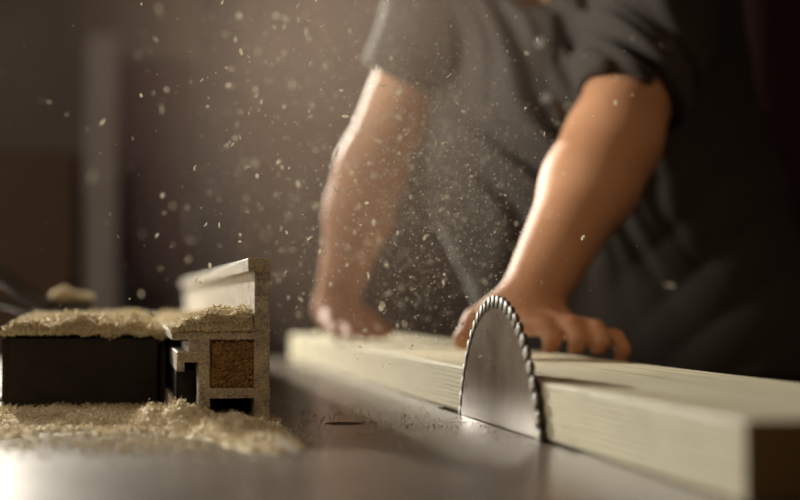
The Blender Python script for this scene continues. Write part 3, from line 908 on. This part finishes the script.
# haze of the finest dust, lit by the lamp
hz = from_bm('dust_haze', bm_box((-1, -1, -1), (1, 1, 1)))
hz.location = (.25, 1.72, 1.26); hz.scale = (.31, .60, .52)
m, nt, b = new_mat('dust_haze'); nt.nodes.remove(b)
tc = N(nt, 'ShaderNodeTexCoord')
ln = N(nt, 'ShaderNodeVectorMath', operation='LENGTH'); nt.links.new(tc.outputs['Object'], ln.inputs[0])
mr = N(nt, 'ShaderNodeMapRange', interpolation_type='SMOOTHSTEP'); mr.inputs['From Min'].default_value = .1; mr.inputs['From Max'].default_value = 1.
mr.inputs['To Min'].default_value = 1; mr.inputs['To Max'].default_value = 0
nt.links.new(ln.outputs['Value'], mr.inputs[0])
no = N(nt, 'ShaderNodeTexNoise', Scale=2.2, Detail=3.); nt.links.new(tc.outputs['Object'], no.inputs['Vector'])
mu = N(nt, 'ShaderNodeMath', operation='MULTIPLY'); nt.links.new(mr.outputs[0], mu.inputs[0]); nt.links.new(no.outputs['Fac'], mu.inputs[1])
HAZE = .35
m2 = N(nt, 'ShaderNodeMath', operation='MULTIPLY'); m2.inputs[1].default_value = HAZE; nt.links.new(mu.outputs[0], m2.inputs[0])
vs = N(nt, 'ShaderNodeVolumeScatter'); vs.inputs['Color'].default_value = (1., .73, .56, 1); vs.inputs['Anisotropy'].default_value = .35
nt.links.new(m2.outputs[0], vs.inputs['Density'])
nt.links.new(vs.outputs[0], nt.nodes['Material Output'].inputs['Volume'])
hz.data.materials.append(m)
tag(hz, 'soft brown haze of the finest dust hanging above the saw before the person', 'dust haze', kind='stuff')

# ------------------------------------------------------------------ light
def area(name, loc, target, size, power, color):
    l = bpy.data.lights.new(name, 'AREA'); l.shape = 'DISK'; l.size = size; l.energy = power; l.color = color
    o = bpy.data.objects.new(name, l); COL.objects.link(o); o.location = loc
    o.rotation_euler = (Vector(target) - Vector(loc)).to_track_quat('-Z', 'Y').to_euler()
    return o
l = bpy.data.lights.new('work_lamp', 'SPOT'); l.energy = 1000; l.color = (1., .95, .84); l.shadow_soft_size = .03
l.spot_size = math.radians(34); l.spot_blend = .8
o = bpy.data.objects.new('work_lamp', l); COL.objects.link(o); o.location = (-.68, 4.75, 2.24)
o.rotation_euler = (Vector((.42, 1.7, 1.0)) - o.location).to_track_quat('-Z', 'Y').to_euler()
l = bpy.data.lights.new('arm_fill', 'SPOT'); l.energy = 18; l.color = (1., .66, .38); l.shadow_soft_size = .15  # added warm fill for the near arm, no fixture here
l.spot_size = math.radians(30); l.spot_blend = 1.
o = bpy.data.objects.new('arm_fill', l); COL.objects.link(o); o.location = (1.0, .2, 2.35)
o.rotation_euler = (Vector((.60, 1.52, 1.06)) - o.location).to_track_quat('-Z', 'Y').to_euler()
l = bpy.data.lights.new('torso_fill', 'SPOT'); l.energy = 240; l.color = (1., .94, .82); l.shadow_soft_size = .12  # added beam to brighten the shirt folds and near arm
l.spot_size = math.radians(22); l.spot_blend = .6
o = bpy.data.objects.new('torso_fill', l); COL.objects.link(o); o.location = (-1.6, 1.86, 1.95)
o.rotation_euler = (Vector((.53, 1.71, 1.33)) - o.location).to_track_quat('-Z', 'Y').to_euler()
area('front_fill', (.9, -.9, 2.9), (.2, 2.0, 1.0), .9, 3, (1., .70, .46))  # weak fill added from the camera side
l = bpy.data.lights.new('fence_fill', 'SPOT'); l.energy = 26; l.color = (1., .74, .5); l.shadow_soft_size = .15  # fill spot added to lift the fence end and block
l.spot_size = math.radians(32); l.spot_blend = .8
o = bpy.data.objects.new('fence_fill', l); COL.objects.link(o); o.location = (-.9, -.4, 2.2)
o.rotation_euler = (Vector((.02, 1.28, .92)) - o.location).to_track_quat('-Z', 'Y').to_euler()
area('back_wall_fill', (.6, 4.6, 3.0), (.5, 6.4, 1.5), .6, 5, (1., .80, .66))  # unseen fill added to brighten the back wall
w = bpy.data.worlds.new('World'); S.world = w; w.use_nodes = True
w.node_tree.nodes['Background'].inputs[0].default_value = (.030, .021, .016, 1)
w.node_tree.nodes['Background'].inputs[1].default_value = .5

# ------------------------------------------------------------------ camera
cam = bpy.data.cameras.new('camera'); co = bpy.data.objects.new('camera', cam); COL.objects.link(co)
cam.sensor_width = 36; cam.lens = 67.5; cam.clip_start = .02
co.location = (0, 0, .97)
d = Vector((ST, CT, math.tan(math.atan(52 / 1500))))
co.rotation_euler = d.to_track_quat('-Z', 'Y').to_euler()
cam.dof.use_dof = True; cam.dof.focus_distance = 1.27; cam.dof.aperture_fstop = 2.6
S.camera = co
S.view_settings.view_transform = 'Standard'; S.view_settings.look = 'None'
S.view_settings.exposure = 0; S.view_settings.gamma = 1
S.view_settings.use_curve_mapping = False
S.cycles.use_denoising = True
S.cycles.volume_step_rate = 2.0
